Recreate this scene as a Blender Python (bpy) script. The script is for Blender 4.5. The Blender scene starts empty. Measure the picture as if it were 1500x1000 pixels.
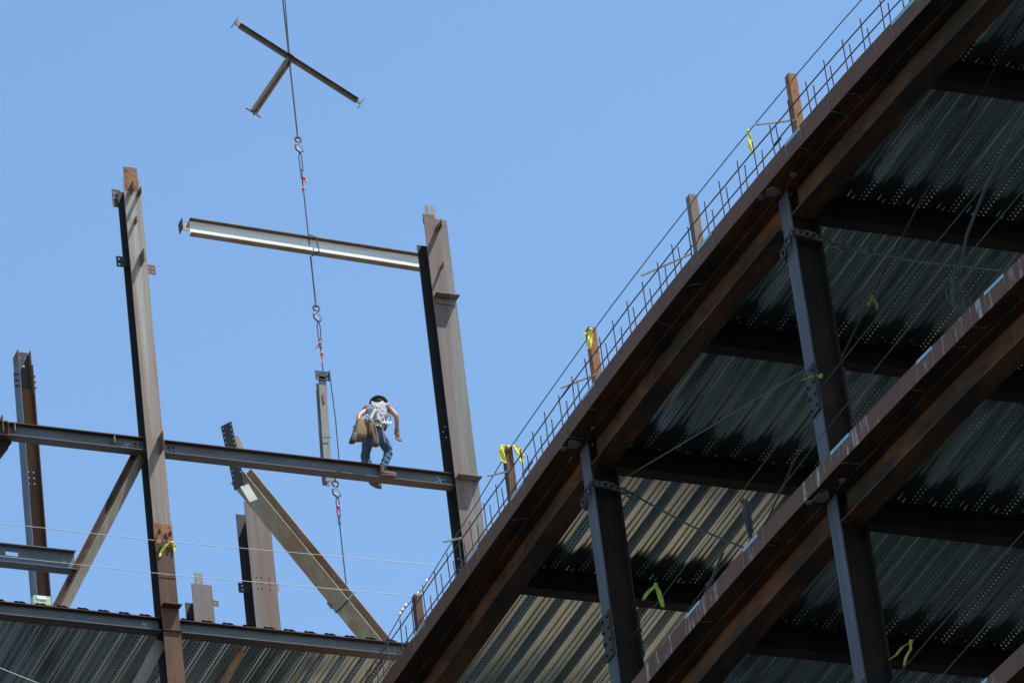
import bpy, bmesh, math, random
from mathutils import Vector as V, Matrix
random.seed(7)
S = bpy.context.scene
COL = S.collection
R = math.radians
ROOT = {}
KD = [1.0]   # size factor of the left wing (its survey coordinates are a little small)

# ---------------------------------------------------------------- materials
def nodes(name):
    m = bpy.data.materials.new(name); m.use_nodes = True
    nt = m.node_tree; b = nt.nodes['Principled BSDF']
    return m, nt, b
def ramp(nt, fac, stops):
    r = nt.nodes.new('ShaderNodeValToRGB'); e = r.color_ramp.elements
    while len(e) < len(stops): e.new(.5)
    for i, (p, c) in enumerate(stops):
        e[i].position = p; e[i].color = (*c, 1) if len(c) == 3 else c
    nt.links.new(fac, r.inputs[0]); return r.outputs[0]
def noise(nt, scale, stretch=(1,1,1), detail=5, rough=.6, off=(0,0,0)):
    tc = nt.nodes.new('ShaderNodeNewGeometry')
    mp = nt.nodes.new('ShaderNodeMapping'); mp.inputs['Scale'].default_value = stretch
    mp.inputs['Location'].default_value = off
    nt.links.new(tc.outputs['Position'], mp.inputs[0])
    n = nt.nodes.new('ShaderNodeTexNoise'); n.inputs['Scale'].default_value = scale
    n.inputs['Detail'].default_value = detail; n.inputs['Roughness'].default_value = rough
    nt.links.new(mp.outputs[0], n.inputs['Vector']); return n.outputs['Fac']
def mix(nt, fac, a, b, mode='MIX'):
    m = nt.nodes.new('ShaderNodeMix'); m.data_type = 'RGBA'; m.blend_type = mode
    for i, v in ((0, fac), (6, a), (7, b)):
        if isinstance(v, (int, float)): m.inputs[i].default_value = v
        elif isinstance(v, tuple): m.inputs[i].default_value = (*v, 1)
        else: nt.links.new(v, m.inputs[i])
    return m.outputs[2]
def bump(nt, b, fac, strength=.3, dist=.01):
    u = nt.nodes.new('ShaderNodeBump'); u.inputs['Strength'].default_value = strength
    u.inputs['Distance'].default_value = dist
    nt.links.new(fac, u.inputs['Height']); nt.links.new(u.outputs[0], b.inputs['Normal'])
def steel(name, base, base2, rust, amount=.5, streak=(1,1,.12), rough=.65, spec=.4, scale=6, fine=.35):
    """mill-scale steel with rust blooms; streak = stretch of the blotches"""
    m, nt, b = nodes(name)
    a = noise(nt, scale, streak, 6, .65)
    c = mix(nt, ramp(nt, a, [(.35,(0,0,0)),(.65,(1,1,1))]), base, base2)
    r = noise(nt, scale*.6, streak, 8, .7, (13,5,2))
    c = mix(nt, ramp(nt, r, [(.62-amount*.35,(0,0,0)),(.8-amount*.3,(1,1,1))]), c, rust)
    f = noise(nt, 90, (1,1,.5), 3, .7)
    c = mix(nt, fine, c, ramp(nt, f, [(.3,(.30,.27,.25)),(.7,(1.4,1.37,1.33))]), 'MULTIPLY')
    nt.links.new(c, b.inputs['Base Color'])
    b.inputs['Roughness'].default_value = rough; b.inputs['Specular IOR Level'].default_value = spec
    bump(nt, b, f, .35, .004)
    return m
def plain(name, col, rough=.6, metal=0., var=.25, scale=30):
    m, nt, b = nodes(name)
    n = noise(nt, scale, (1,1,1), 4, .6)
    k = tuple(max(0, c*(1-var)) for c in col); h = tuple(min(1, c*(1+var)) for c in col)
    nt.links.new(ramp(nt, n, [(.3,k),(.7,h)]), b.inputs['Base Color'])
    b.inputs['Roughness'].default_value = rough; b.inputs['Metallic'].default_value = metal
    return m
M = {}
M['pale']   = steel('pale_mill_steel', (.36,.34,.30), (.19,.165,.14), (.20,.11,.065), .56, (1.6,1,.05), .6, scale=5)
M['grey']   = steel('grey_brown_steel', (.195,.178,.17), (.10,.082,.075), (.14,.068,.045), .56, (1.3,1,.06), .6, scale=5)
M['edge']   = steel('rust_edge_steel', (.11,.075,.06), (.16,.09,.06), (.2,.09,.05), .5)
M['blue']   = steel('blue_grey_scale_steel', (.10,.115,.14), (.07,.075,.085), (.10,.055,.04), .28, (.3,1,1), .5, .5, 5)
M['brownlit'] = steel('brown_rust_steel_lit', (.15,.062,.032), (.10,.045,.025), (.24,.10,.04), .42, (1,1,.15), .75, .3, 4)  # lit copy of the brown steel, brightened in colour for a shaded web
M['cool'] = steel('cool_grey_steel', (.30,.29,.275), (.22,.21,.195), (.22,.14,.10), .2, (1,1,.1), .55, .4, 5)
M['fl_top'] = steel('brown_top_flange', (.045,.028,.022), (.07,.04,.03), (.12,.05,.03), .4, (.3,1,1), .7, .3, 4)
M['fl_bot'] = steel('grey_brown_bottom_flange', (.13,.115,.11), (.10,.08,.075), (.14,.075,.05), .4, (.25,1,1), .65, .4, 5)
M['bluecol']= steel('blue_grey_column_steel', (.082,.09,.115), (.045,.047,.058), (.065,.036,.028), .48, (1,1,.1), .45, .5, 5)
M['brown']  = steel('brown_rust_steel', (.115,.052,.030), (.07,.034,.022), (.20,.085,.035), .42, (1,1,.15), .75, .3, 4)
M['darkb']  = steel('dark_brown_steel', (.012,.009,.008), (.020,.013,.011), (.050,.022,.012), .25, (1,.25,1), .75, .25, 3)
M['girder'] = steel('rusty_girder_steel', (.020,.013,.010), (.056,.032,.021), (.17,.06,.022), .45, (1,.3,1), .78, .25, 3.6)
M['tan']    = steel('tan_mill_steel', (.31,.275,.215), (.23,.185,.14), (.24,.135,.07), .45, (1,1,.3), .6, .4, 5)
M['orange'] = steel('orange_rust_plate', (.36,.17,.08), (.26,.12,.06), (.16,.06,.03), .4, (1,1,1), .8, .2, 12)
M['primer'] = steel('pale_primer_steel', (.72,.70,.66), (.60,.57,.52), (.36,.27,.2), .22, (.1,1,1), .5, .4, 6)
M['lift']   = steel('brown_lifted_steel', (.15,.095,.065), (.09,.06,.045), (.21,.11,.06), .4, (1,1,1), .65, .3, 8)
M['dark']   = plain('dark_and_shaded_steel', (.028,.022,.02), .7)  # dark plates; also back flanges, where near-black stands in for shade
M['bolt']   = plain('bolt_steel', (.04,.035,.033), .5, .4)
M['rebar']  = plain('rebar_steel', (.045,.033,.035), .7)
M['rod']    = plain('grey_conduit_stick', (.42,.38,.36), .6)
M['wire']   = plain('steel_wire_rope', (.14,.14,.15), .5, .5)
M['wired']  = plain('dark_wire_rope', (.05,.05,.052), .7, .0)
M['chain']  = plain('galvanised_chain', (.075,.075,.078), .5, .5)
M['hook']   = plain('worn_hook_steel', (.22,.18,.16), .4, .7)
M['yellow'] = plain('yellow_ribbon', (.62,.58,.05), .5, var=.15)
M['lime']   = plain('lime_ribbon', (.28,.37,.03), .5, var=.15)
M['pink']   = plain('red_tag_ribbon', (.75,.10,.12), .5, var=.1)
M['pinkpaint'] = plain('pink_paint', (.28,.13,.16), .8)
M['tape']   = plain('pale_blue_foam', (.27,.46,.55), .7, var=.12)
M['white']  = plain('white_cap', (.8,.8,.78), .5, var=.05)
M['chalk']  = plain('chalk', (.62,.64,.66), .9, var=.1)
M['splat']  = plain('concrete_splatter', (.20,.18,.155), .9, scale=60)
M['concrete'] = plain('floor_concrete', (.235,.18,.12), .9, var=.5, scale=1.1)
M['skin']   = plain('skin', (.42,.21,.13), .55, var=.08)
M['shirt']  = plain('grey_shirt', (.34,.34,.36), .9, var=.3, scale=18)
M['jean']   = plain('blue_denim', (.045,.090,.15), .9, var=.45, scale=25)
M['hat']    = plain('dark_brown_hard_hat', (.035,.028,.03), .3, var=.1)
M['leather']= plain('tan_leather', (.21,.135,.065), .75, var=.3, scale=30)
M['leather2']= plain('dark_leather', (.07,.05,.035), .75, var=.3, scale=30)
M['boot']   = plain('tan_boot', (.15,.085,.055), .8, var=.25)
M['strap']  = plain('light_strap', (.45,.45,.44), .7, var=.1)
M['black']  = plain('black_strap', (.02,.02,.022), .7)
# fascia (pour stop) steel: brown paint with pale cement run-off streaks
def fascia(name, amount):
    m, nt, b = nodes(name)
    c = mix(nt, ramp(nt, noise(nt, 3, (1,.5,1)), [(.35,(0,0,0)),(.65,(1,1,1))]), (.10,.038,.020), (.135,.052,.026))
    st = noise(nt, 9, (.2,1,.13), 5, .75)
    pa = noise(nt, .75, (1,1,.2), 2, .5, (3,1,9))
    mul = nt.nodes.new('ShaderNodeMath'); mul.operation = 'MULTIPLY'
    nt.links.new(ramp(nt, st, [(.55,(0,0,0)),(.61,(1,1,1))]), mul.inputs[0])
    nt.links.new(ramp(nt, pa, [(.60-amount*.2,(0,0,0)),(.68-amount*.2,(1,1,1))]), mul.inputs[1])
    c = mix(nt, mul.outputs[0], c, (.34,.30,.28))
    nt.links.new(c, b.inputs['Base Color']); b.inputs['Roughness'].default_value = .7
    return m
M['fas0'] = fascia('fascia_clean', .05); M['fas1'] = fascia('fascia_streaked', .85)
# galvanised deck
def galv(name, lo, hi, rough):
    m, nt, b = nodes(name)
    n = noise(nt, 14, (1,.12,1), 5, .6); n2 = noise(nt, 1.1, (3,.35,1), 3, .6)
    c = mix(nt, ramp(nt, n2, [(.35,(0,0,0)),(.65,(1,1,1))]), lo, hi)
    nt.links.new(c, b.inputs['Base Color'])
    b.inputs['Metallic'].default_value = .9
    rr = nt.nodes.new('ShaderNodeMapRange'); rr.inputs['To Min'].default_value = rough-.08; rr.inputs['To Max'].default_value = rough+.1
    nt.links.new(n, rr.inputs['Value']); nt.links.new(rr.outputs[0], b.inputs['Roughness'])
    bump(nt, b, n, .06, .003)
    return m
M['galv'] = galv('galvanised_deck', (.25,.30,.30), (.42,.46,.45), .16)

# ---------------------------------------------------------------- geometry helpers
class MB:
    def __init__(s): s.v = []; s.f = []
    def add(s, vs, fs):
        n = len(s.v); s.v += [tuple(v) for v in vs]; s.f += [tuple(i+n for i in f) for f in fs]; return s
    def box(s, x0, x1, y0, y1, z0, z1):
        return s.add([(x,y,z) for z in (z0,z1) for y in (y0,y1) for x in (x0,x1)],
            [(0,2,3,1),(4,5,7,6),(0,1,5,4),(2,6,7,3),(0,4,6,2),(1,3,7,5)])
    def bar(s, p0, p1, up, a0, a1, b0, b1):
        """box along p0-p1; section [a0,a1] sideways x [b0,b1] along up"""
        p0, p1, up = V(p0), V(p1), V(up); t = (p1-p0).normalized()
        side = t.cross(up).normalized(); u = side.cross(t).normalized()
        q = [p + side*a + u*b for p in (p0,p1) for b in (b0,b1) for a in (a0,a1)]
        return s.add(q, [(0,2,3,1),(4,5,7,6),(0,1,5,4),(2,6,7,3),(0,4,6,2),(1,3,7,5)])
    def ibeam(s, p0, p1, up, d, w, tf=.014, tw=.01):
        s.bar(p0,p1,up,-w/2,w/2,d/2-tf,d/2); s.bar(p0,p1,up,-w/2,w/2,-d/2,-d/2+tf)
        return s.bar(p0,p1,up,-tw/2,tw/2,-d/2+tf+.0005,d/2-tf-.0005)
    def tube(s, pts, r, n=6, closed=False):
        pts = [V(p) for p in pts]; k = len(pts); rings = []
        prev = None
        for i, p in enumerate(pts):
            a = pts[(i-1) % k] if closed or i > 0 else p; b = pts[(i+1) % k] if closed or i < k-1 else p
            t = (b-a).normalized() if (b-a).length > 1e-9 else V((0,0,1))
            if prev is None: prev = t.orthogonal().normalized()
            prev = (prev - t*prev.dot(t)); prev = prev.normalized() if prev.length > 1e-6 else t.orthogonal().normalized()
            q = t.cross(prev); rr = r[i] if isinstance(r, (list,tuple)) else r
            rings.append([p + (prev*math.cos(2*math.pi*j/n) + q*math.sin(2*math.pi*j/n))*rr for j in range(n)])
        vs = [v for g in rings for v in g]; fs = []
        for i in range(k if closed else k-1):
            i2 = (i+1) % k
            for j in range(n): fs.append((i*n+j, i*n+(j+1)%n, i2*n+(j+1)%n, i2*n+j))
        if not closed: fs += [tuple(range(n))[::-1], tuple((k-1)*n+j for j in range(n))]
        return s.add(vs, fs)
    def plate(s, o, u, v, lu, lv, t, holes=()):
        """flat plate with real rectangular holes, holes = (uc, vc, size) fractions/metres"""
        o, u, v = V(o), V(u).normalized(), V(v).normalized(); n = u.cross(v).normalized()
        us = {0, lu}; vs = {0, lv}; hb = []
        for (uc, vc, h) in holes:
            hb.append((uc-h/2, uc+h/2, vc-h/2, vc+h/2)); us |= {uc-h/2, uc+h/2}; vs |= {vc-h/2, vc+h/2}
        us = sorted(us); vs = sorted(vs)
        for i in range(len(us)-1):
            # merge runs along v that are solid
            run = None
            for j in range(len(vs)-1):
                cu, cv = (us[i]+us[i+1])/2, (vs[j]+vs[j+1])/2
                hole = any(a < cu < b and c < cv < d for a,b,c,d in hb)
                if not hole and run is None: run = vs[j]
                if run is not None and (hole or j == len(vs)-2):
                    e = vs[j] if hole else vs[j+1]
                    q = [o+u*a+v*b+n*c for c in (0,t) for b in (run,e) for a in (us[i],us[i+1])]
                    s.add(q, [(0,2,3,1),(4,5,7,6),(0,1,5,4),(2,6,7,3),(0,4,6,2),(1,3,7,5)])
                    run = None
        return s
    def bolt(s, c, n, r=.016, h=.02):
        c, n = V(c), V(n).normalized(); s.each = getattr(s, 'each', []); s.each.append(MB().tube([c, c+n*h], r, 6)); return s
    def build(s, name, mat, parent=None, loc=None, smooth=False):
        if getattr(s, 'each', None):
            for e_ in s.each: e_.build('bolt', mat, parent)
            return None
        me = bpy.data.meshes.new(name)
        off = V(ROOT[parent.name]) if parent is not None else V(loc if loc is not None else (0,0,0))*KD[0]
        me.from_pydata([tuple(V(v)*KD[0]-off) for v in s.v], [], s.f); me.update()
        if smooth:
            for p in me.polygons: p.use_smooth = True
        me.materials.append(M[mat] if isinstance(mat, str) else mat)
        o = bpy.data.objects.new(name, me); COL.objects.link(o)
        if parent is not None: o.parent = parent
        else: o.location = off
        ROOT[o.name] = tuple(off); return o
def tag(o, label, cat, group=None, kind=None):
    if label: o['label'] = label
    if cat: o['category'] = cat
    if group: o['group'] = group
    if kind: o['kind'] = kind
    return o
def empty(name, loc, label, cat, group=None):
    loc = V(loc)*KD[0]
    o = bpy.data.objects.new(name, None); COL.objects.link(o); o.location = loc; o.empty_display_size = .2
    ROOT[o.name] = tuple(loc); return tag(o, label, cat, group)
def edge(Y): return 29.76 + (.0054*(62-Y)**2 if Y < 62 else 0)
ST = 4.4
LV = [('top', 0.0), ('middle', -ST), ('lowest', -2*ST)]

# ---------------------------------------------------------------- ground
MB().box(-400,600,-400,1200,-2.2,-1.7).build('ground', plain('site_ground', (.030,.038,.043), .95, scale=.4)); tag(bpy.data.objects['ground'], None, None, kind='structure')

# ---------------------------------------------------------------- metal deck profile
def deck_mesh(x0, x1, y0, y1, z, pitch, emb_to, style):
    """corrugated sheet with ribs along Y; z = lowest face. Adds embossed dashes on webs that face -X"""
    mb = MB(); x = x0; prof = []; webs = []
    h = .055 if style else .038
    while x < x1:
        p = pitch
        if style:   # wide ribs with a stiffener in the high flat
            pts = [(0,h),(.05,h),(.072,h-.011),(.14,h),(.26,h),(.277,h-.008),(.34,h),(.45,h),(.70,0),(.715,-.006),(.75,0),(.89,0),(.93,h*.9),(.955,h)]
            w = (x+.45*p, x+.70*p)
        else:
            pts = [(0,h),(.10,h),(.125,h-.009),(.20,h),(.36,h),(.58,0),(.60,-.007),(.66,0),(.78,0),(.80,-.005),(.84,0),(.90,0),(.94,h*.97)]
            w = (x+.36*p, x+.58*p)
        prof += [(x+a*p, z+b) for a, b in pts]; webs.append(w); x += p
    n = len(prof); vs = [(a,y0,b) for a,b in prof] + [(a,y1,b) for a,b in prof]
    mb.add(vs, [(i, i+1, n+i+1, n+i) for i in range(n-1)])
    # embossments: little raised lozenges pressed outwards
    step = .076; L = .036
    for (a, b) in webs:
        if a > emb_to: continue
        d = V((b-a,0,-h)); ln = d.length; d.normalize(); nn = V((-h,0,-(b-a))).normalized()
        rows = (.28,.70) if style else (.5,)
        for k, t in enumerate(rows):
            y = y0 + .06 + k*step/2
            while y < y1-.05:
                c = V((a,0,z+h)) + d*ln*t; c.y = y
                hw = .0165 if style else .024
                q = []
                for sc, ht in ((1,0.0006),(.35,.017 if style else .018)):
                    for (sy, sd) in ((-1,-1),(1,-1),(1,1),(-1,1)):
                        q.append(c + V((0,1,0))*(sy*L/2*sc + sd*.006) + d*(sd*hw*sc) + nn*ht)
                mb.add(q, [(4,5,6,7),(0,1,5,4),(1,2,6,5),(2,3,7,6),(3,0,4,7)])
                y += step
    return mb

BEAM_Y = [46.3,49.3,52.3,55.3,58.28,61.25,64.35,67.35]
COL_Y = [49.3,55.3,61.25]
XEND = 41.0
pos_word = {46.3:'nearest to the viewer',49.3:'at the near column beyond the picture',52.3:'between the upper right corner and the nearer column',
 55.3:'behind the nearer column',58.28:'between the two columns',61.25:'behind the farther column',64.35:'past the farther column',67.35:'at the far end'}
for li, (lw, dz) in enumerate(LV):
    T = 42.0 + dz
    ymax = 70.4 if li == 0 else 82.0; xw = 33.4
    # --- floor slab with parts
    sl = empty('floor_slab', (edge(58), 58, T), {0:'top concrete floor slab on corrugated metal deck, its brown edge meeting the blue sky',
        1:'middle floor slab with streaked brown edge crossing in front of the steel columns',
        2:'lowest floor slab, only its streaked brown edge showing in the bottom right corner'}[li], 'floor slab', 'floor slabs of the unfinished building')
    ys = [44 + i*1.5 for i in range(int((ymax-44)/1.5)+1)]
    if ys[-1] < ymax: ys.append(ymax)
    c = MB()
    xe = 41.0 if li else 33.7
    if li == 0: MB().box(33.701,41,44,66.95,T-.165,T-.006).build('concrete', 'concrete', sl)  # top slab stops short out of view, shaped to let sun onto the floor below
    vs = []; 
    for y in ys:
        for (x, z) in ((edge(y)+.012,T-.006),(xe,T-.006),(xe,T-.165),(edge(y)+.012,T-.165)): vs.append((x,y,z))
    fs = []
    for i in range(len(ys)-1):
        for j in range(4): fs.append((i*4+j, i*4+(j+1)%4, i*4+4+(j+1)%4, i*4+4+j))
    fs += [(3,2,1,0), tuple((len(ys)-1)*4+j for j in range(4))]
    c.add(vs, fs); c.build('concrete', 'concrete', sl)
    if li == 0: MB().box(xw,38,72.2,80,T-.165,T-.006).build('concrete', 'concrete', sl); MB().box(29.775,xw-.001,70.401,80,T-.165,T-.006).build('concrete', 'concrete', sl)  # unseen slab pieces added to keep sun off the floor below
    p = MB(); q = MB()
    for i in range(len(ys)-1):
        a, b = ys[i], ys[i+1]
        p.bar((edge(a),a,T-.125),(edge(b),b,T-.125),(0,0,1),0,.010,-.125,.125)
        q.bar((edge(a)+.004,a,T-.25),(edge(b)+.004,b,T-.25),(0,0,1),.008,.36,-.0,.008)
    p.build('edge_plate', 'fas0' if li == 0 else 'fas1', sl)
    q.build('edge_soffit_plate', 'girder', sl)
    # deck bays between beams
    ends = BEAM_Y + ([ymax] if li == 0 else [71])
    XD = XEND-.1
    for y0, y1 in zip(ends[:-1], ends[1:]):
        if y1-y0 < .3: continue
        vis = not (li == 2)
        deck_mesh(max(edge(y0),edge(y1))+.42, 33.2 if (li == 0 and y0 > 64) else XD, y0, y1, T-.25, .41, 35.2 if vis else 0, 1).build('metal_deck', 'galv', sl)  # far top bays cut short out of view, part of the added sun opening
    # seams with pale run-off, foam strips at posts
    seam = MB()
    sy = {0:[54.24,54.62,56.6,57.0,60.15,60.6,62.6,63.05,64.27,64.66,66.28,66.7,52.4,52.0,51.4],
          1:[58.6,58.2,57,56.62,54.7,54.25,52.65,52.3,51.14,50.73,49.9,60.2],2:[52.7,52.34,54.2,50.6]}[li]
    for y in sy:
        L = random.uniform(.15,.25)
        seam.bar((edge(y)-.0005,y,T-.002),(edge(y)-.0005,y+random.uniform(-.02,.02),T-L),(0,1,0),-.0025,.0025,-.008,.008)
    seam.build('edge_seam', 'splat', sl)
    fy = {0:[(54.24,54.62),(56.6,57.0),(60.15,60.55),(62.6,63.05),(64.27,64.66),(66.28,66.7),(51.4,52.0)],
          1:[(58.2,58.6),(56.6,56.98),(54.25,54.7),(52.3,52.65),(50.73,51.14)],2:[(52.34,52.7)]}[li]
    for a, b in fy:
        MB().bar((edge(a)-.004,a,T-.02),(edge(b)-.004,b,T-.02),(0,0,1),0,.012,-.020,.022).build('foam_strip', 'tape', sl)
    if li < 2:
        rc = random.Random(11+li)
        for k in range(9):
            y = rc.uniform(51.5, 66.5) if li == 0 else rc.uniform(50.5, 59)
            m = MB(); x = edge(y)+.02; z = T-.2535; pts = [(x,y,z)]
            for q_ in range(rc.randint(3,6)):
                x += rc.uniform(.02,.06); y += rc.uniform(-.03,.03); pts.append((x,y,z))
            if rc.random() < .5: pts = [(edge(pts[0][1])-.003, pts[0][1], T-.1)]+[(edge(pts[0][1])-.003, pts[0][1], T-.252)]+pts
            m.tube(pts, .0045, 4); m.build('cement_run', 'splat', sl)
    # cement splatter at columns under the edge
    for yc in (55.3, 61.25) if li < 2 else (55.3,):
        for (dx, dy, s_) in ((.14,-.02,.10),(.25,-.42,.05),(.05,.12,.05),(.30,.33,.07)):
            b_ = MB(); k = 9; ang0 = random.random()
            z_ = T-.2515
            ring = [(edge(yc)+dx+s_*random.uniform(.6,1.2)*math.cos(2*math.pi*j/k+ang0), yc+dy+s_*1.2*random.uniform(.6,1.2)*math.sin(2*math.pi*j/k+ang0), z_) for j in range(k)]
            b_.add(ring+[(x,y,z-.012) for x,y,z in ring], [tuple(range(k))]+[tuple(range(2*k-1,k-1,-1))]+[(j,(j+1)%k,(j+1)%k+k,j+k) for j in range(k)])
            b_.build('cement_splatter', 'splat', sl)
    # --- floor beams
    for by in BEAM_Y:
        if li == 2 and by not in (52.3,55.3,58.28): continue
        if li == 0 and by > 67: continue
        x0 = edge(by)+.40
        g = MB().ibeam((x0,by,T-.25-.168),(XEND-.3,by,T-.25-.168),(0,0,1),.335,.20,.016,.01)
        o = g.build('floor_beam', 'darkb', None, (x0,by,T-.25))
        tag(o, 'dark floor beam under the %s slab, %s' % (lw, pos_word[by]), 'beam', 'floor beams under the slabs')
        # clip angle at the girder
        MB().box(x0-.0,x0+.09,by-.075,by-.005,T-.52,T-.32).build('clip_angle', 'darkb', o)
    # --- edge girders, one per bay
    cc = [43.4]+COL_Y+([70.2] if li == 0 else [68.9])
    for gi, (a, b) in enumerate(zip(cc[:-1], cc[1:])):
        if li == 2 and (a > 56): continue
        ya, yb = a+.17, b-.17
        if yb-ya < .5: continue
        g = MB(); mid = (ya+yb)/2; zc = T-.25-.225
        o0 = .39
        pa, pm, pb = [(edge(t)+o0, t, zc) for t in (ya, mid, yb)]
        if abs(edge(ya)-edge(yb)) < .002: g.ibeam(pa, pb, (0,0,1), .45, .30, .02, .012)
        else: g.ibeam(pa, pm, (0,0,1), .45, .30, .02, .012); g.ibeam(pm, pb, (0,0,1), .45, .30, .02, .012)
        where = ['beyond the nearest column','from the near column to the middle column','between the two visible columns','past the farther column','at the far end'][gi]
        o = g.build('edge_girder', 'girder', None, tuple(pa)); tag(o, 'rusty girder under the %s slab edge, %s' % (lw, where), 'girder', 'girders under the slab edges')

# columns of the right-hand building, one continuous column through all floors
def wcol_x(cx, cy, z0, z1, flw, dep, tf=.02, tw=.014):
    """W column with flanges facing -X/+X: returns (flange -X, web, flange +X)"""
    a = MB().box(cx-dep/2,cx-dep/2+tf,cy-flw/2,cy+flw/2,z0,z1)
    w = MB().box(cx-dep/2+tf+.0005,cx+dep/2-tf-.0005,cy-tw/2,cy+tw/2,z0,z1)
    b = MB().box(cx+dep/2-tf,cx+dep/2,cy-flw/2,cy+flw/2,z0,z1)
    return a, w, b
cl = {55.3:'blue grey steel column, the nearer of the two standing between the slab edges',
      61.25:'blue grey steel column, the farther of the two, crossed by the lime ribbons',
      49.3:'steel column at the right beyond the picture edge', 67.25:'steel column behind the far end of the slab edge'}
for cy in COL_Y:
    cx = edge(cy)+.47
    o = empty('steel_column', (cx,cy,33), cl[cy], 'column', 'columns of the right hand building')
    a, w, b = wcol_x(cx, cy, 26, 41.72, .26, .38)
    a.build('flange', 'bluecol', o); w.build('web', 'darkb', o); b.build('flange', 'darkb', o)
    for dz in (0, -ST):
        zb, zt = 38.55+dz, 39.2+dz
        MB().box(cx-.19-.024,cx-.1905,cy-.12,cy+.12,zb,zt).build('splice_plate', 'dark', o)
        MB().box(cx+.1905,cx+.214,cy-.12,cy+.12,zb,zt).build('splice_plate', 'dark', o)
        bo = MB()
        for k in range(4):
            for s_ in (-1,1):
                z = zb+.08+k*.163
                bo.bolt((cx-.214,cy+s_*.08,z),(-1,0,0),.022,.03); bo.bolt((cx+.214,cy+s_*.08,z),(1,0,0),.022,.03)
                bo.bolt((cx-.17,cy+s_*.08,z),(1,0,0),.02,.03)
        bo.build('bolts', 'bolt', o)

# ---------------------------------------------------------------- posts, wires and rebar on the slab edge
for i, (py, w_) in enumerate([(66.78,'lowest on the slab edge, half hidden by the rebar'),(63.3,'wrapped with yellow ribbon at its top, below the farther column'),(60.35,'with a hanging yellow ribbon, above the farther column'),
        (57.22,'pale streaked, standing without ribbon midway along the edge'),(54.5,'reddish and uppermost in the picture'),(51.3,'at the top edge, beyond the picture')]):
    x = edge(py)+.15; o = MB(); hp = 42.70 if i == 0 else 42.96
    o.box(x-.055,x+.055,py-.06,py-.052,42,hp); o.box(x-.055,x-.047,py-.0515,py+.05,42,hp); o.box(x+.047,x+.055,py-.0515,py+.05,42,hp)
    q = o.build('guard_post', {3:'grey',4:'orange',2:'orange'}.get(i,'brown'), None, (x,py,42)); tag(q, 'short rusty steel guard post '+w_, 'post', 'guard posts on the top slab edge')
    MB().box(x-.09,x+.09,py-.09,py+.09,41.9945,42.006).build('base_plate', 'brown', q)
    if i == 1:
        pass
# rebar mat turned up at the edge
o = empty('rebar_cage', (edge(58)+.1,58,42), 'thin dark rebar grid standing up along the top slab edge against the sky', 'rebar')
y = 50.4; k = 0
while y < 70.2:
    j = random.uniform(-.03,.03)
    for rr in (0,1):
        x = edge(y)+.05+rr*.1; h = 42.56+random.uniform(-.05,.04)-(.07 if rr else 0); yy = y+j+rr*.02
        lean = random.uniform(-.02,.02)
        MB().tube([(x,yy,41.98),(x+random.uniform(-.01,.01),yy+lean,h)], .0085, 5).build('upright_bar', 'rebar', o)
    y += .455; k += 1
def run(y0, y1, off, z, wob=.01):
    n = int((y1-y0)/.75)+2
    return [(edge(y0+(y1-y0)*i/(n-1))+off, y0+(y1-y0)*i/(n-1), z+random.uniform(-wob,wob)) for i in range(n)]
MB().tube(run(50.4,61.2,.04,42.43), .0095, 5).build('long_bar', 'rebar', o)
MB().tube(run(60.9,70.2,.035,42.44), .0095, 5).build('long_bar', 'rebar', o)
MB().tube(run(50.4,55.1,.14,42.33), .0095, 5).build('long_bar', 'rebar', o)
MB().tube(run(54.9,62.9,.14,42.30), .0095, 5).build('long_bar', 'rebar', o)
MB().tube(run(62.5,70.2,.13,42.25), .0095, 5).build('long_bar', 'rebar', o)
MB().tube(run(51.0,55.6,.10,42.12), .008, 5).build('long_bar', 'rebar', o)
tag(MB().tube(run(44.5,63.3,.13,42.86,.004)+[(29.89,64.4,42.77),(29.89,65.6,42.71),(29.89,66.5,42.65),(29.89,67.2,42.74),(29.89,68.0,42.66),(29.89,68.9,42.5),(29.89,70.0,42.2)], .0075, 5).build('guard_wire', 'wired', None, (29.9,58,42.86)), 'thin guard wire strung between the post tops along the top slab edge', 'wire')
sticks = [((30.10,55.39,42.82),(30.17,54.42,42.24),'from the reddish upper post'),((29.92,58.67,42.70),(29.98,57.35,42.17),'just below the pale post'),
 ((29.86,61.31,42.65),(29.88,60.09,42.13),'at the foot of the post with a hanging ribbon'),((29.86,63.88,42.87),(29.86,63.22,42.54),'beside the ribbon wrapped post'),
 ((29.86,65.56,42.84),(29.86,64.95,42.54),'in front of the tall column foot'),((29.80,70.0,42.25),(29.84,67.6,42.06),'lowest of them, near the deck edge')]
for a, b, w_ in sticks:
    tag(MB().tube([a,b], .014, 6).build('loose_rod', 'rod', None, a), 'pale rod leaning through the rebar '+w_, 'rod', 'loose rods in the rebar')
capo = [(67.36,42.73),(67.26,42.74),(67.14,42.74),(66.68,42.66),(66.53,42.65),(66.34,42.66)]
for y, z in capo:
    o = MB(); c = V((edge(y)+.13,y,z+.01)); o.tube([c+V((0,0,-.02)),c+V((0,0,.0)),c+V((0,0,.035))],[.018,.03,.02],7)
    tag(o.build('wire_clip', 'white', None, tuple(c)), 'small white clip on the guard wire by the lowest post', 'clip', 'white clips on the guard wire')

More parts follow.
